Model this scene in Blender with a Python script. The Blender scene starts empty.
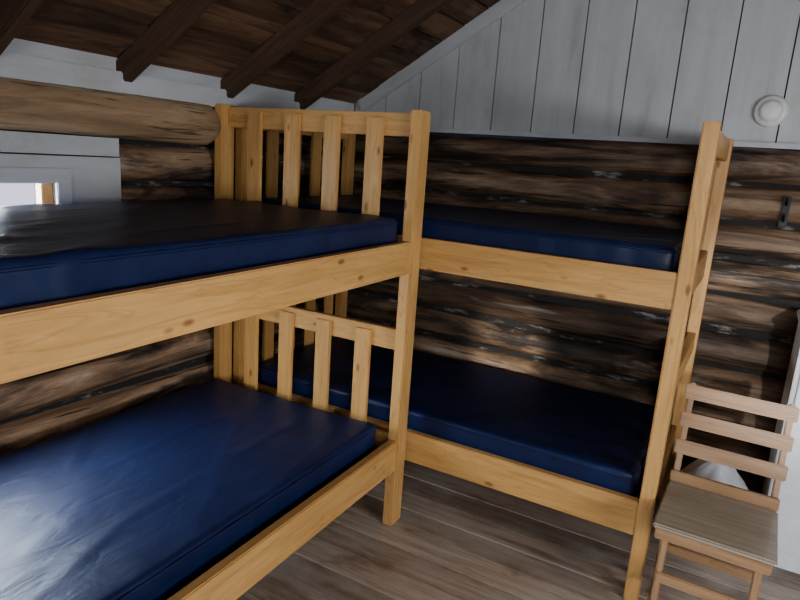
import bpy, bmesh, math, random
from mathutils import Vector, Matrix, noise
random.seed(4)
H=1.55
scene=bpy.context.scene
col=scene.collection
# ---------------------------------------------------------------- helpers
def new_mat(name):
    m=bpy.data.materials.new(name); m.use_nodes=True
    nt=m.node_tree; nt.nodes.clear()
    out=nt.nodes.new('ShaderNodeOutputMaterial'); b=nt.nodes.new('ShaderNodeBsdfPrincipled')
    nt.links.new(b.outputs[0],out.inputs[0])
    return m,nt,b
def N(nt,t,**k):
    n=nt.nodes.new(t)
    for a,v in k.items(): setattr(n,a,v)
    return n
def coords(nt,scale,rand=True,kind='Object'):
    tc=N(nt,'ShaderNodeTexCoord'); mp=N(nt,'ShaderNodeMapping'); mp.inputs['Scale'].default_value=scale
    if rand:
        oi=N(nt,'ShaderNodeObjectInfo'); ml=N(nt,'ShaderNodeMath',operation='MULTIPLY'); ml.inputs[1].default_value=37.0
        nt.links.new(oi.outputs['Random'],ml.inputs[0])
        ad=N(nt,'ShaderNodeVectorMath',operation='ADD')
        nt.links.new(tc.outputs[kind],ad.inputs[0]); nt.links.new(ml.outputs[0],ad.inputs[1])
        nt.links.new(ad.outputs[0],mp.inputs[0])
    else: nt.links.new(tc.outputs[kind],mp.inputs[0])
    return mp.outputs[0]
def noise_n(nt,vec,scale,detail=5,rough=.6,dist=0):
    n=N(nt,'ShaderNodeTexNoise'); n.inputs['Scale'].default_value=scale; n.inputs['Detail'].default_value=detail
    n.inputs['Roughness'].default_value=rough; n.inputs['Distortion'].default_value=dist
    nt.links.new(vec,n.inputs['Vector']); return n.outputs['Fac']
def ramp(nt,fac,stops):
    r=N(nt,'ShaderNodeValToRGB'); e=r.color_ramp.elements
    while len(e)<len(stops): e.new(.5)
    for el,(p,c) in zip(e,stops):
        el.position=p; el.color=(c[0],c[1],c[2],1) if isinstance(c,(tuple,list)) else (c,c,c,1)
    nt.links.new(fac,r.inputs[0]); return r.outputs[0]
def mix(nt,fac,a,b,mode='MIX'):
    m=N(nt,'ShaderNodeMix',data_type='RGBA',blend_type=mode)
    if isinstance(fac,(int,float)): m.inputs[0].default_value=fac
    else: nt.links.new(fac,m.inputs[0])
    for s,v in ((m.inputs[6],a),(m.inputs[7],b)):
        if isinstance(v,(tuple,list)): s.default_value=(v[0],v[1],v[2],1)
        else: nt.links.new(v,s)
    return m.outputs[2]
def bump(nt,b,h,strength,dist=.01):
    n=N(nt,'ShaderNodeBump'); n.inputs['Strength'].default_value=strength; n.inputs['Distance'].default_value=dist
    nt.links.new(h,n.inputs['Height']); nt.links.new(n.outputs[0],b.inputs['Normal'])
def row_random(nt,comp,pitch):
    tc=N(nt,'ShaderNodeTexCoord'); sep=N(nt,'ShaderNodeSeparateXYZ'); nt.links.new(tc.outputs['Object'],sep.inputs[0])
    dv=N(nt,'ShaderNodeMath',operation='DIVIDE'); dv.inputs[1].default_value=pitch; nt.links.new(sep.outputs[comp],dv.inputs[0])
    fl=N(nt,'ShaderNodeMath',operation='FLOOR'); nt.links.new(dv.outputs[0],fl.inputs[0])
    wn=N(nt,'ShaderNodeTexWhiteNoise',noise_dimensions='1D'); nt.links.new(fl.outputs[0],wn.inputs['W'])
    return wn.outputs['Value']

def pine(name,c1,c2,knot=(.20,.09,.035),rough=.42,kn=.062):
    m,nt,b=new_mat(name)
    v=coords(nt,(1.0,18,18)); f=noise_n(nt,v,2.6,8,.65,.8)
    base=ramp(nt,f,[(.3,c1),(.7,c2)])
    v4=coords(nt,(.8,9,9)); f4=noise_n(nt,v4,2.0,4,.5,1.2)
    base=mix(nt,ramp(nt,f4,[(.50,0.),(.53,.32),(.56,0.)]),base,(c1[0]*.6,c1[1]*.48,c1[2]*.35))
    v3=coords(nt,(1.2,3,3)); f3=noise_n(nt,v3,1.6,3); base=mix(nt,ramp(nt,f3,[(.4,0.),(.75,.35)]),base,(c1[0]*.72,c1[1]*.60,c1[2]*.45))
    v2=coords(nt,(4,9,9)); vo=N(nt,'ShaderNodeTexVoronoi'); vo.inputs['Scale'].default_value=1.3; nt.links.new(v2,vo.inputs['Vector'])
    k=ramp(nt,vo.outputs['Distance'],[(kn,.85),(kn*2.2,0.)])
    base=mix(nt,k,base,knot)
    nt.links.new(base,b.inputs['Base Color']); b.inputs['Roughness'].default_value=rough
    bump(nt,b,f,.15,.004); return m
M_pine=pine('pine_wood',(.46,.265,.10),(.60,.375,.16))
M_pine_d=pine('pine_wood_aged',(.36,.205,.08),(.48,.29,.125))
M_chair=pine('chair_wood',(.29,.175,.095),(.40,.26,.155),rough=.45)
M_seat=pine('seat_ply',(.25,.215,.17),(.42,.36,.29),rough=.3,kn=.01)
M_raft=pine('rafter_wood',(.06,.035,.022),(.12,.072,.044),(.03,.015,.01),.8)
NL=10; ZP=1.14*H; pitch=ZP/NL; LR=.079
def log_mat(name,axis,light=1.0):
    m,nt,b=new_mat(name)
    sc=[7,7,7]; sc[axis]=.9
    v=coords(nt,sc,False); f=noise_n(nt,v,1.8,12,.68,.6)
    base=ramp(nt,f,[(.30,(.035,.023,.016)),(.42,(.14*light,.092*light,.06*light)),(.56,(.28*light,.20*light,.135*light)),(.72,(.50*light,.41*light,.32*light))])
    rr=row_random(nt,2,pitch)
    base=mix(nt,.8,base,ramp(nt,rr,[(0,(.42,.38,.36)),(.5,(.8,.76,.73)),(1,(1.15,1.08,1.02))]),'MULTIPLY')
    sc2=[3,3,4.0]; sc2[axis]=.7
    v2=coords(nt,sc2,False); f2=noise_n(nt,v2,1.4,8,.66,.8)
    base=mix(nt,ramp(nt,f2,[(.50,0.),(.60,.9)]),base,(.02,.017,.016))
    base=mix(nt,ramp(nt,f2,[(.30,.5),(.38,0.)]),base,(.42,.37,.32))
    sc3=[30,30,40]; sc3[axis]=1.0
    v3=coords(nt,sc3,False); f3=noise_n(nt,v3,1.4,3,.6,.3)
    base=mix(nt,ramp(nt,f3,[(.62,0.),(.65,.85)]),base,(.02,.013,.01))
    nt.links.new(base,b.inputs['Base Color']); b.inputs['Roughness'].default_value=.6
    bump(nt,b,f3,.6,.008); return m
M_logX=log_mat('log_weathered_x',0,.95); M_logY=log_mat('log_weathered_y',1,1.2)
def tan_log():
    m,nt,b=new_mat('log_peeled')
    v=coords(nt,(7,.7,7),False); f=noise_n(nt,v,2,9,.68,.6)
    base=ramp(nt,f,[(.3,(.14,.085,.05)),(.5,(.32,.22,.135)),(.75,(.48,.36,.24))])
    v3=coords(nt,(26,1.6,26),False); f3=noise_n(nt,v3,2.,3,.6,.3)
    base=mix(nt,ramp(nt,f3,[(.60,0.),(.66,.7)]),base,(.06,.034,.02))
    nt.links.new(base,b.inputs['Base Color']); b.inputs['Roughness'].default_value=.55; bump(nt,b,f,.4,.006); return m
M_logT=tan_log()
def flat(name,c,rough=.6,metal=0):
    m,nt,b=new_mat(name); v=coords(nt,(3,3,3)); f=noise_n(nt,v,6,4)
    nt.links.new(ramp(nt,f,[(.3,tuple(x*.85 for x in c)),(.7,c)]),b.inputs['Base Color'])
    b.inputs['Roughness'].default_value=rough; b.inputs['Metallic'].default_value=metal; return m
def chink_mat():
    m,nt,b=new_mat('chinking'); v=coords(nt,(2,2,6),False); f=noise_n(nt,v,2.5,8,.7)
    nt.links.new(ramp(nt,f,[(.54,(.025,.023,.022)),(.62,(.20,.19,.18)),(.72,(.36,.35,.34))]),b.inputs['Base Color'])
    b.inputs['Roughness'].default_value=.9; return m
M_chink=chink_mat()
M_gap=flat('dark_backing',(.03,.028,.026),.9)
M_black=flat('black_iron',(.03,.03,.03),.5,.6)
M_plastic=flat('white_plastic',(.66,.66,.64),.4)
M_cab=flat('white_enamel_paint',(.74,.77,.80),.4)
M_bag=flat('white_bag_film',(.6,.62,.65),.35)
def white_paint(name,vertical=True):
    m,nt,b=new_mat(name)
    v=coords(nt,(5,5,.9) if vertical else (.9,.9,5),False); f=noise_n(nt,v,2,6,.6,.4)
    base=ramp(nt,f,[(.24,(.33,.335,.335)),(.42,(.42,.44,.45)),(.7,(.48,.50,.52))])
    v2=coords(nt,(1,1,1),False); f2=noise_n(nt,v2,2.3,8,.75)
    base=mix(nt,ramp(nt,f2,[(.56,0.),(.78,.55)]),base,(.32,.28,.235))
    nt.links.new(base,b.inputs['Base Color']); b.inputs['Roughness'].default_value=.5; bump(nt,b,f,.25,.004); return m
M_white=white_paint('white_paint_boards'); M_whiteh=white_paint('white_paint_trim',False)
def vinyl():
    m,nt,b=new_mat('navy_vinyl')
    v=coords(nt,(1,1,1)); f=noise_n(nt,v,5,5,.6,1.2)
    nt.links.new(ramp(nt,f,[(.3,(.009,.016,.055)),(.7,(.012,.023,.078))]),b.inputs['Base Color'])
    b.inputs['Roughness'].default_value=.42; b.inputs['Specular IOR Level'].default_value=.42
    v2=coords(nt,(2.0,5,3)); f2=noise_n(nt,v2,2.6,4,.5,.9)
    bump(nt,b,f2,.24,.018); return m
M_vinyl=vinyl()
def floor_mat():
    m,nt,b=new_mat('floor_planks')
    rr=row_random(nt,1,.14)
    v=coords(nt,(.9,14,1),False); f=noise_n(nt,v,2.2,10,.7,.4)
    base=ramp(nt,f,[(.28,(.20,.155,.12)),(.5,(.42,.345,.28)),(.75,(.60,.53,.46))])
    base=mix(nt,.7,base,ramp(nt,rr,[(0,(.52,.46,.43)),(1,(1.15,1.1,1.05))]),'MULTIPLY')
    v2=coords(nt,(1,1.6,1),False); f2=noise_n(nt,v2,3,6,.65)
    base=mix(nt,ramp(nt,f2,[(.45,0.),(.7,.6)]),base,(.50,.47,.43))
    base=mix(nt,ramp(nt,f2,[(.32,.65),(.43,0.)]),base,(.17,.09,.055))
    nt.links.new(base,b.inputs['Base Color']); b.inputs['Roughness'].default_value=.38; bump(nt,b,f,.3,.004); return m
M_floor=floor_mat()
def ceil_mat():
    m,nt,b=new_mat('roof_boards_dark')
    rr=row_random(nt,0,.128)
    v=coords(nt,(7,.8,7),False); f=noise_n(nt,v,2,9,.7,.5)
    base=ramp(nt,f,[(.3,(.04,.024,.016)),(.5,(.13,.078,.047)),(.75,(.26,.165,.105))])
    base=mix(nt,.7,base,ramp(nt,rr,[(0,(.5,.47,.45)),(1,(1.3,1.2,1.1))]),'MULTIPLY')
    v2=coords(nt,(3,1.0,3),False); f2=noise_n(nt,v2,2.0,6,.62)
    base=mix(nt,ramp(nt,f2,[(.58,0.),(.72,.45)]),base,(.27,.20,.145))
    base=mix(nt,ramp(nt,f2,[(.34,.8),(.42,0.)]),base,(.02,.014,.012))
    nt.links.new(base,b.inputs['Base Color']); b.inputs['Roughness'].default_value=.75; bump(nt,b,f,.4,.006); return m
M_ceil=ceil_mat()
def glass():
    m,nt,b=new_mat('window_glass'); nt.nodes.remove(b)
    g=N(nt,'ShaderNodeBsdfGlossy'); g.inputs['Roughness'].default_value=.02; t=N(nt,'ShaderNodeBsdfTransparent'); mx=N(nt,'ShaderNodeMixShader')
    mx.inputs[0].default_value=.06; nt.links.new(t.outputs[0],mx.inputs[1]); nt.links.new(g.outputs[0],mx.inputs[2])
    nt.links.new(mx.outputs[0],nt.nodes['Material Output'].inputs[0]); return m
M_glass=glass()

def empty(name,loc=(0,0,0),rz=0):
    e=bpy.data.objects.new(name,None); e.location=loc; e.rotation_euler=(0,0,rz); e.empty_display_size=.1; col.objects.link(e); return e
def mesh_obj(name,bm,mats,parent=None,smooth=False):
    bmesh.ops.recalc_face_normals(bm,faces=bm.faces)
    me=bpy.data.meshes.new(name); bm.to_mesh(me); bm.free()
    for m in (mats if isinstance(mats,(list,tuple)) else [mats]): me.materials.append(m)
    if smooth:
        for p in me.polygons: p.use_smooth=True
    o=bpy.data.objects.new(name,me); col.objects.link(o)
    if parent: o.parent=parent
    return o
def board(name,lo,hi,mat,parent=None,bev=.004,rot=None):
    lo=Vector(lo);hi=Vector(hi);c=(lo+hi)/2;s=hi-lo
    ax=max(range(3),key=lambda i:abs(s[i]))
    if ax==0: R=Matrix.Identity(3); d=(s.x,s.y,s.z)
    elif ax==1: R=Matrix(((0,-1,0),(1,0,0),(0,0,1))); d=(s.y,s.x,s.z)
    else: R=Matrix(((0,0,1),(0,1,0),(-1,0,0))); d=(s.z,s.y,s.x)
    bm=bmesh.new(); bmesh.ops.create_cube(bm,size=1)
    for v in bm.verts: v.co=Vector((v.co.x*d[0],v.co.y*d[1],v.co.z*d[2]))
    if bev>0: bmesh.ops.bevel(bm,geom=list(bm.edges),offset=bev,segments=2,affect='EDGES')
    o=mesh_obj(name,bm,mat,parent)
    o.matrix_local=Matrix.Translation(c)@R.to_4x4()
    return o
def seg_board(name,a,b,w,t,mat,parent,up=(0,0,1),bev=.004):
    a=Vector(a);b=Vector(b);x=(b-a).normalized();y=Vector(up).cross(x).normalized();z=x.cross(y)
    L=(b-a).length
    bm=bmesh.new(); bmesh.ops.create_cube(bm,size=1)
    for v in bm.verts: v.co=Vector((v.co.x*L,v.co.y*t,v.co.z*w))
    if bev>0: bmesh.ops.bevel(bm,geom=list(bm.edges),offset=bev,segments=2,affect='EDGES')
    o=mesh_obj(name,bm,mat,parent)
    R=Matrix((x,y,z)).transposed().to_4x4(); o.matrix_local=Matrix.Translation((a+b)/2)@R
    return o
def add_box(bm,lo,hi,mi=0):
    r=bmesh.ops.create_cube(bm,size=1); lo=Vector(lo);hi=Vector(hi);c=(lo+hi)/2;s=hi-lo
    for v in r['verts']: v.co=Vector((v.co.x*s.x,v.co.y*s.y,v.co.z*s.z))+c
def add_log(bm,axis,a,b,c1,c2,r,seed,mi=0,seg=24,rounded=False):
    n=max(4,int((b-a)/.05)); rings=[]
    for i in range(n+1):
        t=a+(b-a)*i/n
        rr=r*(1+.10*noise.noise(Vector((t*.8,seed*7.3,0))))
        if rounded:
            e=min(t-a,b-t)
            if e<.06: rr*=.72+.28*math.sqrt(max(0,1-(1-e/.06)**2))
        w1=.022*noise.noise(Vector((t*.6,seed*3.1,5))); w2=.016*noise.noise(Vector((t*.7,seed*3.1,9)))
        ring=[]
        for k in range(seg):
            an=2*math.pi*k/seg
            q=rr*(1+.07*noise.noise(Vector((t*1.5,math.cos(an)*1.5+seed,math.sin(an)*1.5)))+.04*noise.noise(Vector((t*6,math.cos(an)*5+seed,math.sin(an)*5))))
            p1=c1+w1+q*math.cos(an);p2=c2+w2+q*math.sin(an)
            co=(t,p1,p2) if axis==0 else (p1,t,p2)
            ring.append(bm.verts.new(co))
        rings.append(ring)
    fs=[]
    for i in range(n):
        for k in range(seg):
            fs.append(bm.faces.new((rings[i][k],rings[i][(k+1)%seg],rings[i+1][(k+1)%seg],rings[i+1][k])))
    fs.append(bm.faces.new(rings[0])); fs.append(bm.faces.new(rings[-1]))
    for f in fs: f.material_index=mi; f.smooth=True

XL,XR,YB,YF=-2.28,2.28,3.36,-1.5
def deck(x): return 1.25*H+.6*(-abs(x)+2.216)
# ---------------------------------------------------------------- floor
bm=bmesh.new()
k=math.floor((YF-.1)/.14)
while k*.14<YB+.25:
    add_box(bm,(XL-.2,k*.14+.004,-.03),(XR+.2,(k+1)*.14-.004,-.004*random.random())); k+=1
mesh_obj('floor',bm,M_floor)
bm=bmesh.new(); add_box(bm,(XL-.2,YF-.2,-.06),(XR+.2,YB+.3,-.031)); mesh_obj('floor_subfloor',bm,M_gap,bpy.data.objects['floor'])
# ---------------------------------------------------------------- back wall
wb=empty('wall_back')
bm=bmesh.new(); nl=NL
for i in range(nl):
    add_log(bm,0,XL-.1,XR+.1,YB+.075,pitch*(i+.5),LR,i+1,0)
mesh_obj('logs',bm,M_logX,wb)
bm=bmesh.new(); add_box(bm,(XL-.1,YB+.055,0),(XR+.1,YB+.15,ZP)); mesh_obj('chinking',bm,M_chink,wb)
bm=bmesh.new(); w=.23; x=-1.036*H-6*w
def poly(bm,pts,y0,y1):
    f=[bm.verts.new((p[0],y0,p[1])) for p in pts]; g=[bm.verts.new((p[0],y1,p[1])) for p in pts]
    bm.faces.new(f); bm.faces.new(g[::-1])
    for i in range(len(f)): bm.faces.new((f[i],g[i],g[(i+1)%len(f)],f[(i+1)%len(f)]))
while x<XR:
    a,b=x+.003,x+w-.003
    a=max(a,XL);b=min(b,XR)
    if b>a:
        zs=[(a,ZP),(b,ZP),(b,deck(b)+.05),(a,deck(a)+.05)]
        if a<0<b: zs.insert(3,(0,deck(0)+.05))
        poly(bm,zs,YB+.02+.004*random.random(),YB+.045)
    x+=w
mesh_obj('gable_boards',bm,M_white,wb)
bm=bmesh.new()
for s in (-1,1):
    vs=[bm.verts.new(p) for p in ((s*2.28,YB+.046,ZP),(0,YB+.046,ZP),(0,YB+.046,deck(0)+.06),(s*2.28,YB+.046,deck(2.28)+.06))]
    bm.faces.new(vs)
mesh_obj('gable_backing',bm,M_gap,wb)
board('ledge',(XL,YB-.012,ZP-.012),(XR,YB+.02,ZP+.012),M_whiteh,wb,.004)
for s in (-1,1):
    seg_board('trim_slope',(s*2.24,YB+.008,deck(2.24)-.035),(0,YB+.008,deck(0)-.035),.075,.022,M_whiteh,wb)
# ---------------------------------------------------------------- left wall with window
wl=empty('wall_left')
WY0,WY1,WZ0,WZ1=.36,1.43,.80,1.435
PY0,PY1,PZ0,PZ1=.15,1.70,.715,1.03*H
bm=bmesh.new()
for i in range(nl):
    z=pitch*(i+.5)
    if i==nl-1:
        add_log(bm,1,YF,YB+.05,XL-.08,z,LR,40,0)
    elif z>PZ0:
        add_log(bm,1,PY1,YB+.05,XL-.08,z,LR,41+i,0); add_log(bm,1,YF,PY0,XL-.08,z,LR,61+i,0)
    else: add_log(bm,1,YF,YB+.05,XL-.08,z,LR,21+i,0)
mesh_obj('logs',bm,M_logY,wl)
bm=bmesh.new()
add_box(bm,(XL-.14,YF,0),(XL-.06,YB+.05,WZ0)); add_box(bm,(XL-.14,YF,WZ1),(XL-.06,YB+.05,ZP))
add_box(bm,(XL-.14,YF,WZ0),(XL-.06,WY0,WZ1)); add_box(bm,(XL-.14,WY1,WZ0),(XL-.06,YB+.05,WZ1))
mesh_obj('chinking',bm,M_chink,wl)
bm=bmesh.new(); add_log(bm,1,YF,1.425*H,XL-.005,1.085*H,.088,77,0,28,True); mesh_obj('plate_log',bm,M_logT,wl)
bm=bmesh.new()
add_box(bm,(XL-.05,PY0,PZ0),(XL+.005,PY1,WZ0)); add_box(bm,(XL-.05,PY0,WZ1),(XL+.005,PY1,WZ1+.085)); add_box(bm,(XL-.05,PY0,WZ1+.09),(XL+.0,PY1,PZ1))
add_box(bm,(XL-.05,PY0,WZ0),(XL+.005,WY0,WZ1)); add_box(bm,(XL-.05,WY1,WZ0),(XL+.005,PY1,WZ1))
mesh_obj('window_panel',bm,M_whiteh,wl)
board('top_plate',(XL-.16,YF,ZP),(XL+.03,YB+.02,ZP+.085),M_whiteh,wl,.006)
board('frieze_board',(XL-.17,YF,ZP+.085),(XL-.01,YB+.02,ZP+.15),M_whiteh,wl,.004)
wn=empty('window_1')
for n,lo,hi in (('casing_top',(XL+.005,WY0-.05,WZ1-.012),(XL+.022,WY1+.05,WZ1+.04)),('casing_bottom',(XL+.005,WY0-.05,WZ0-.04),(XL+.03,WY1+.05,WZ0+.012)),
    ('casing_a',(XL+.005,WY0-.05,WZ0+.012),(XL+.022,WY0+.01,WZ1-.012)),('casing_b',(XL+.005,WY1-.01,WZ0+.012),(XL+.022,WY1+.05,WZ1-.012)),
    ('sash_top',(XL-.06,WY0,WZ1-.018),(XL-.02,WY1,WZ1)),('sash_bottom',(XL-.06,WY0,WZ0),(XL-.02,WY1,WZ0+.045)),
    ('sash_a',(XL-.06,WY0,WZ0+.045),(XL-.02,WY0+.045,WZ1-.018)),('sash_b',(XL-.06,WY1-.045,WZ0+.045),(XL-.02,WY1,WZ1-.018)),
    ('muntin',(XL-.055,(WY0+WY1)/2-.015,WZ0+.045),(XL-.025,(WY0+WY1)/2+.015,WZ1-.018))):
    board(n,lo,hi,M_pine_d if n=='sash_b' else M_whiteh,wn,.003)
bm=bmesh.new(); add_box(bm,(XL-.042,WY0+.04,WZ0+.04),(XL-.038,WY1-.04,WZ1-.014)); mesh_obj('pane',bm,M_glass,wn)
# ---------------------------------------------------------------- right wall with unseen window, added to let in side light
wr=empty('wall_right'); bm=bmesh.new()
RY0,RY1,RZ0,RZ1=-.2,1.3,5*pitch,9*pitch
for i in range(nl):
    z=pitch*(i+.5)
    if RZ0<z<RZ1:
        add_log(bm,1,YF,RY0-.05,XR+.08,z,LR,81+i,0); add_log(bm,1,RY1+.05,YB+.05,XR+.08,z,LR,141+i,0)
    else: add_log(bm,1,YF,YB+.05,XR+.08,z,LR,81+i,0)
mesh_obj('logs',bm,M_logY,wr)
bm=bmesh.new()
for y0,y1,z0,z1 in ((YF,YB+.05,0,RZ0),(YF,YB+.05,RZ1,ZP),(YF,RY0,RZ0,RZ1),(RY1,YB+.05,RZ0,RZ1)): add_box(bm,(XR+.06,y0,z0),(XR+.14,y1,z1))
mesh_obj('chinking',bm,M_chink,wr)
board('top_plate',(XR-.03,YF,ZP),(XR+.16,YB+.02,ZP+.17),M_whiteh,wr,.006)
w3=empty('added_window_right')
for n,lo,hi in (('frame_top',(XR,RY0-.06,RZ1-.04),(XR+.12,RY1+.06,RZ1+.02)),('frame_bottom',(XR,RY0-.06,RZ0-.02),(XR+.12,RY1+.06,RZ0+.04)),
    ('frame_a',(XR,RY0-.06,RZ0+.04),(XR+.12,RY0+.02,RZ1-.04)),('frame_b',(XR,RY1-.02,RZ0+.04),(XR+.12,RY1+.06,RZ1-.04)),
    ('mullion',(XR+.04,.53,RZ0+.04),(XR+.09,.57,RZ1-.04))): board(n,lo,hi,M_whiteh,w3,.003)
# ---------------------------------------------------------------- front wall (behind camera) with unseen window added to let in light from above
wf=empty('wall_front')
FX0,FX1,FZ0,FZ1=0.1,1.6,1.06,2.25
bm=bmesh.new()
for i in range(nl):
    z=pitch*(i+.5)
    if z>FZ0: add_log(bm,0,XL-.1,FX0-.05,YF-.08,z,LR,101+i,0); add_log(bm,0,FX1+.05,XR+.1,YF-.08,z,LR,121+i,0)
    else: add_log(bm,0,XL-.1,XR+.1,YF-.08,z,LR,101+i,0)
mesh_obj('logs',bm,M_logX,wf)
bm=bmesh.new()
for (x0,x1,z0,z1) in ((XL,FX0,0,ZP),(FX1,XR,0,ZP),(FX0,FX1,0,FZ0)):
    add_box(bm,(x0,YF-.14,z0),(x1,YF-.06,z1))
mesh_obj('chinking',bm,M_chink,wf)
bm=bmesh.new()
poly(bm,[(XL,ZP),(FX0,ZP),(FX0,deck(FX0)+.05),(0,deck(0)+.05),(XL,deck(XL)+.05)],YF-.06,YF-.03)
poly(bm,[(FX0,FZ1),(FX1,FZ1),(FX1,deck(FX1)+.05),(FX0,deck(FX0)+.05)],YF-.06,YF-.03)
poly(bm,[(FX1,ZP),(XR,ZP),(XR,deck(XR)+.05),(FX1,deck(FX1)+.05)],YF-.06,YF-.03)
mesh_obj('gable_boards',bm,M_white,wf)
w2=empty('added_window_front')
for n,lo,hi in (('frame_top',(FX0-.05,YF-.09,FZ1-.05),(FX1+.05,YF+.0,FZ1+.03)),('frame_bottom',(FX0-.05,YF-.09,FZ0-.03),(FX1+.05,YF+.0,FZ0+.05)),
    ('frame_a',(FX0-.05,YF-.09,FZ0+.05),(FX0+.03,YF,FZ1-.05)),('frame_b',(FX1-.03,YF-.09,FZ0+.05),(FX1+.05,YF,FZ1-.05)),
    ('mullion',((FX0+FX1)/2-.02,YF-.08,FZ0+.05),((FX0+FX1)/2+.02,YF-.02,FZ1-.05))):
    board(n,lo,hi,M_whiteh,w2,.003)
# ---------------------------------------------------------------- ceiling + rafters
ce=empty('ceiling')
for s in (-1,1):
    bm=bmesh.new(); L=2.75; cs=math.cos(math.atan(.6)); sn=math.sin(math.atan(.6)); n=18; wd=L/n
    for i in range(n):
        d0=i*wd+.006; d1=(i+1)*wd-.006
        off=.014*random.random()
        pts=[]
        for d,h in ((d0,off),(d1,off),(d1,.03),(d0,.03)):
            pts.append((s*(d*cs+h*sn),deck(0)-d*sn+h*cs))
        poly(bm,pts,YF-.2,YB+.25)
    mesh_obj('deck_boards',bm,M_ceil,ce)
    bm=bmesh.new()
    pts=[]
    for d,h in ((0,.031),(L,.031),(L,.05),(0,.05)): pts.append((s*(d*cs+h*sn),deck(0)-d*sn+h*cs))
    poly(bm,pts,YF-.2,YB+.25)
    mesh_obj('deck_backing',bm,M_gap,ce)
    yy=[.78*H-.55*k for k in (4,3,2,1)]+[.78*H,1.114*H,1.472*H,1.82*H]
    for y in yy:
        if y<YF+.05: continue
        dd=.048
        seg_board('rafter',(s*2.46,y,deck(2.46)-dd),(s*.01,y,deck(0)-dd),.09,.045,M_raft,ce,bev=.005)
# ---------------------------------------------------------------- bunk beds
PH=1.15*H
def bunk(loc,rz,L,W,pl=.085,pw=.05,dz=0):
    e=empty('bunk_bed',loc,rz)
    for i,(x,y) in enumerate(((0,0),(L-pl,0),(0,W-pw),(L-pl,W-pw))):
        board(f'post_{i+1}',(x,y,0),(x+pl,y+pw,PH),M_pine,e,.005)
    for nm,z0,z1 in (('upper',.742*H+dz,.826*H+dz),('lower',.176*H,.266*H)):
        board(f'{nm}_rail_front',(pl,.003,z0),(L-pl,.041,z1),M_pine,e,.004)
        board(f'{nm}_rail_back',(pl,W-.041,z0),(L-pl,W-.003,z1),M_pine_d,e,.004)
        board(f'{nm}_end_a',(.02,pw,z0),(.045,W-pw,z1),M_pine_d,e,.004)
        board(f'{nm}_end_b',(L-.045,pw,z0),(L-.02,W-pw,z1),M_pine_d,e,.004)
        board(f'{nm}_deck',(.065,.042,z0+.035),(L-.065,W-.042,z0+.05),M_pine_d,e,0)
    for end,(xr0,xr1,xs0,xs1) in (('a',(.01,.045,.045,.064)),('b',(L-.045,L-.01,L-.064,L-.045))):
        board(f'head_rail_{end}',(xr0,pw,PH-.10),(xr1,W-pw,PH-.01),M_pine,e,.004)
        board(f'mid_rail_{end}',(xr0,pw,.515*H),(xr1,W-pw,.573*H),M_pine,e,.004)
        ns=4; inner=W-2*pw; sw=.078; gap=(inner-ns*sw)/(ns+1)
        for k in range(ns):
            y0=pw+gap+(sw+gap)*k
            board(f'slat_upper_{end}{k+1}',(xs0,y0,.79*H),(xs1,y0+sw,PH-.03),M_pine,e,.003)
            board(f'slat_lower_{end}{k+1}',(xs0,y0,.22*H),(xs1,y0+sw,.56*H),M_pine,e,.003)
    return e

def mattress(origin,rz,off,L,W,T,seed):
    r=.024; nx,ny,nz=130,64,10
    bm=bmesh.new(); cache={}
    def V(i,j,k):
        key=(i,j,k)
        if key in cache: return cache[key]
        p=Vector((L*i/nx,W*j/ny,T*k/nz))
        c=Vector((min(max(p.x,r),L-r),min(max(p.y,r),W-r),min(max(p.z,r),T-r)))
        d=p-c
        if d.length>1e-6:
            n=d.normalized(); p=c+n*r
        else: n=Vector((0,0,0))
        q=p*1.0+Vector((seed*10,0,0))
        a=noise.noise(Vector((q.x*1.6,q.y*3,q.z*4)))*.005
        f1=noise.noise(Vector((q.x*1.5+q.y*1.0,q.y*5-q.x*1.2,q.z*3+2)))
        a+=.005*(1-min(1,abs(f1)*5))*(.2+abs(noise.noise(Vector((q.x*1.3,q.y*1.3,8)))*2))
        ed=min(p.x,L-p.x,p.y,W-p.y)
        a+=-.005*math.exp(-ed/.10)+.003*noise.noise(Vector((q.x*14,q.y*9,q.z*10)))*math.exp(-ed/.08)
        if k>0: p=p+n*a
        v=bm.verts.new(p); cache[key]=v; return v
    for i in range(nx):
        for j in range(ny):
            for k in (0,nz): bm.faces.new((V(i,j,k),V(i+1,j,k),V(i+1,j+1,k),V(i,j+1,k)))
        for k in range(nz):
            for j in (0,ny): bm.faces.new((V(i,j,k),V(i+1,j,k),V(i+1,j,k+1),V(i,j,k+1)))
    for j in range(ny):
        for k in range(nz):
            for i in (0,nx): bm.faces.new((V(i,j,k),V(i,j+1,k),V(i,j+1,k+1),V(i,j,k+1)))
    zt=T-.012; pts=[]
    rc=.028
    for cx,cy,a0 in ((L-rc,W-rc,0),(rc,W-rc,90),(rc,rc,180),(L-rc,rc,270)):
        for s in range(6):
            an=math.radians(a0+s*18); pts.append(Vector((cx+(rc-.004)*math.cos(an),cy+(rc-.004)*math.sin(an),zt-.010)))
    sg=6; rings=[]
    n=len(pts)
    for i,p in enumerate(pts):
        tdir=(pts[(i+1)%n]-pts[i-1]).normalized(); sd=Vector((0,0,1)).cross(tdir)
        rings.append([bm.verts.new(p+sd*.005*math.cos(2*math.pi*k/sg)+Vector((0,0,.005*math.sin(2*math.pi*k/sg)))) for k in range(sg)])
    for i in range(n):
        A,B=rings[i],rings[(i+1)%n]
        for k in range(sg): bm.faces.new((A[k],A[(k+1)%sg],B[(k+1)%sg],B[k]))
    ob=mesh_obj('mattress',bm,M_vinyl,None,True)
    ob.location=Vector(origin)+Matrix.Rotation(rz,3,'Z')@Vector(off); ob.rotation_euler=(0,0,rz)
zu=.742*H+.051; zl=.176*H+.051
LY0,LY1=.20,2.295
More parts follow.
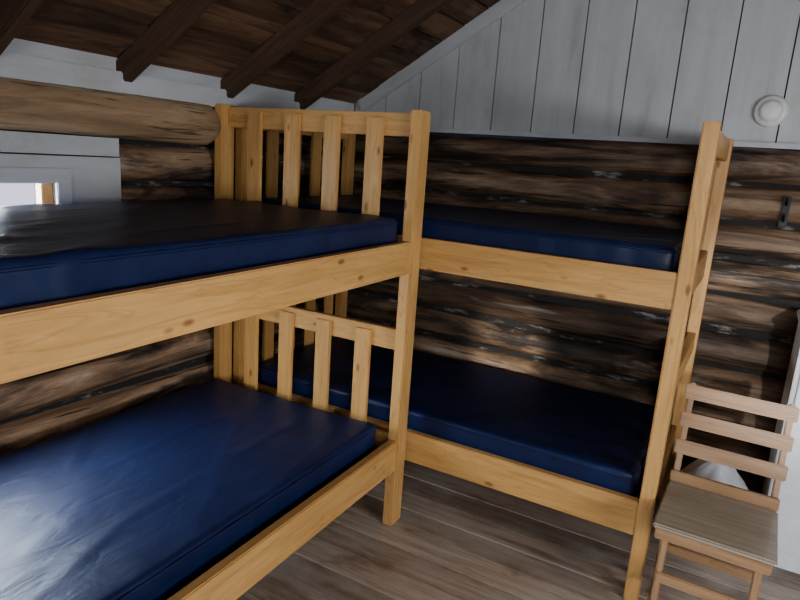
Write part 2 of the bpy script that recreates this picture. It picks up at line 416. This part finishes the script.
o1=(-1.140,LY0,0); r1=math.radians(91.3)
bunk(o1,r1,LY1-LY0,1.07,dz=-.006)
mattress(o1,r1,(.07,.058,zu-.006),1.94,.95,.884*H-zu,1)
mattress(o1,r1,(.07,.070,zl),1.89,.94,.318*H-zl,2)
o2=(-2.255,2.318,0)
bunk(o2,0,2.255-.16,.970,.052,.07)
mattress(o2,0,(.07,.055,zu),1.955,.86,.880*H-zu,3)
mattress(o2,0,(.07,.050,zl),1.945,.86,.318*H-zl,4)
# ---------------------------------------------------------------- chair
ch=empty('wooden_chair',(.03*H,1.50*H,0),math.radians(-1))
W2=.185; SH=.455
board('seat',(-W2,-.20,SH-.018),(W2,.17,SH),M_seat,ch,.006)
board('seat_rail_front',(-W2+.01,-.19,SH-.06),(W2-.01,-.165,SH-.018),M_chair,ch)
board('seat_rail_back',(-W2,.178,SH-.012),(W2,.20,SH+.035),M_chair,ch)
for i,s in enumerate((-1,1)):
    x=s*(W2-.03)
    board(f'side_rail_{i+1}',(x-.012,-.165,SH-.055),(x+.012,.175,SH-.018),M_chair,ch)
    seg_board(f'back_post_{i+1}',(x+s*.012,.10,0.0),(x+s*.012,.30,.82),.034,.022,M_chair,ch,up=(0,1,0))
    seg_board(f'front_leg_{i+1}',(x-s*.014,-.19,0.0),(x-s*.014,-.15,SH-.018),.036,.022,M_chair,ch,up=(0,1,0))
    seg_board(f'side_stretcher_{i+1}',(x,-.17,.15),(x,.13,.15),.03,.014,M_chair,ch)
for k,z in enumerate((.79,.685,.58)):
    yb=.10+.2*z/.82-.022
    seg_board(f'back_slat_{k+1}',(-W2-.005,yb,z),(W2+.005,yb,z),.056,.014,M_chair,ch,up=(0,.25,1))
board('front_stretcher',(-W2+.035,-.19,.235),(W2-.035,-.17,.275),M_chair,ch)
board('rear_stretcher',(-W2+.035,.13,.17),(W2-.035,.15,.205),M_chair,ch)
# ---------------------------------------------------------------- trash bag
bm=bmesh.new(); bmesh.ops.create_icosphere(bm,subdivisions=5,radius=1)
for v in bm.verts:
    p=v.co.copy(); t=(p.z+1)/2
    rad=.14*(1 if t<.65 else max(.22,1-(t-.65)*2.4))
    pl=1+.14*noise.noise(Vector((p.x*3,p.y*3,t*2)))+.06*(1-abs(noise.noise(Vector((p.x*7,p.y*7,t*3))))*2)
    hx=Vector((p.x,p.y)); n=hx.length; k=min(1,n*1.35) / max(n,1e-5)
    v.co=Vector((p.x*k*rad*pl,p.y*k*rad*pl,max(0,t*.45)))
o=mesh_obj('trash_bag',bm,M_bag,None,True); o.location=(.02,2.93,.0)
# ---------------------------------------------------------------- cabinet right
cb=empty('white_cabinet',(.225,2.90,0))
board('carcass',(0,0,.06),(.55,.36,1.04),M_cab,cb,.004)
board('top',(-.012,-.02,1.04),(.562,.37,1.065),M_cab,cb,.004)
board('plinth',(.02,.03,0),(.53,.34,.06),M_cab,cb,0)
board('door_panel',(.02,-.018,.09),(.53,0,1.02),M_cab,cb,.004)
board('knob',(.46,-.045,.55),(.485,-.018,.575),M_black,cb,.008)
# ---------------------------------------------------------------- smoke detector
bm=bmesh.new()
prof=[(0,.034),(.03,.034),(.045,.030),(.047,.024),(.055,.022),(.066,.018),(.070,.010),(.070,0)]
seg=40; rings=[]
for r,h in prof: rings.append([bm.verts.new((r*math.cos(2*math.pi*k/seg),-h,r*math.sin(2*math.pi*k/seg))) for k in range(seg)] if r else [bm.verts.new((0,-h,0))])
for a,b in zip(rings,rings[1:]):
    for k in range(seg):
        if len(a)==1: bm.faces.new((a[0],b[k],b[(k+1)%seg]))
        else: bm.faces.new((a[k],a[(k+1)%seg],b[(k+1)%seg],b[k]))
o=mesh_obj('smoke_detector',bm,M_plastic,None,True); o.location=(-.025*H,YB+.02,1.236*H)
# ---------------------------------------------------------------- wall hook
hk=empty('coat_hook',(.06*H,YB-.012,.955*H))
board('plate',(-.016,-.006,-.07),(.016,.004,.07),M_black,hk,.003)
cu=bpy.data.curves.new('hook_wire','CURVE'); cu.dimensions='3D'; cu.bevel_depth=.005
for pts in ([(0,0,.03),(0,-.03,.035),(0,-.045,.05),(0,-.045,.065)],[(0,0,-.02),(0,-.03,-.04),(0,-.05,-.03),(0,-.052,-.005)]):
    sp=cu.splines.new('POLY'); sp.points.add(len(pts)-1)
    for p,c in zip(sp.points,pts): p.co=(*c,1)
cu.materials.append(M_black); o=bpy.data.objects.new('hook_wire',cu); col.objects.link(o); o.parent=hk
# ---------------------------------------------------------------- lights
def area(name,loc,target,sx,sy,e,c):
    l=bpy.data.lights.new(name,'AREA'); l.shape='RECTANGLE'; l.size=sx; l.size_y=sy; l.energy=e; l.color=c
    o=bpy.data.objects.new(name,l); col.objects.link(o); o.location=loc
    o.rotation_euler=(Vector(target)-Vector(loc)).to_track_quat('-Z','Y').to_euler()
area('daylight_front',((FX0+FX1)/2,YF-.2,(FZ0+FZ1)/2),(.0,3,1.0),1.4,1.1,60,(.97,.98,1))  # area lamp standing for daylight through the added front window
area('fill_right',(XR+.3,(RY0+RY1)/2,(RZ0+RZ1)/2+.1),(-.4,2.5,.7),1.4,.7,100,(.95,.97,1))  # added fill from the right, shining through the added window
area('daylight_left',(XL-.3,(WY0+WY1)/2,1.2),(0,1.3,.5),1.0,.6,65,(.80,.90,1))
def spot(name,loc,target,ang,e,c):
    l=bpy.data.lights.new(name,'SPOT'); l.energy=e; l.color=c; l.spot_size=math.radians(ang); l.spot_blend=.8; l.shadow_soft_size=.05
    o=bpy.data.objects.new(name,l); col.objects.link(o); o.location=loc
    o.rotation_euler=(Vector(target)-Vector(loc)).to_track_quat('-Z','Y').to_euler()
spot('patch_spot_wall',(.6,YF-.6,1.75),(-1.12,3.3,.62),5.5,1500,(1,.95,.88))  # spot lamp added outside the front window to make the log wall patch
spot('patch_spot_headboard',(1.2,YF-.6,1.65),(-1.72,2.27,.68),11,500,(1,.95,.88))  # added spot lamp, aimed between the rails to brighten the lower slats
spot('spill_spot_right',(1.1,YF-.6,1.8),(.15,3.35,.95),13,520,(.97,.98,1))  # added wide spot lamp for the light spill on logs behind the chair
wd=bpy.data.worlds.new('World'); scene.world=wd; wd.use_nodes=True
bg=wd.node_tree.nodes['Background']; sk=wd.node_tree.nodes.new('ShaderNodeTexSky'); sk.sky_type='PREETHAM'
wd.node_tree.links.new(sk.outputs[0],bg.inputs[0]); bg.inputs[1].default_value=1.3
try: scene.view_settings.look='AgX - Medium High Contrast'
except Exception: pass
# ---------------------------------------------------------------- camera
cam=bpy.data.cameras.new('camera'); cam.sensor_width=36; cam.lens=630/800*36; cam.clip_start=.02
co=bpy.data.objects.new('camera',cam); col.objects.link(co)
co.matrix_world=Matrix(((.8653,-.1574,.4760,0),(.4969,.1395,-.8566,0),(.0685,.9776,.1990,H+.05),(0,0,0,1)))@Matrix.Rotation(math.radians(-1.25),4,'X')
scene.camera=co
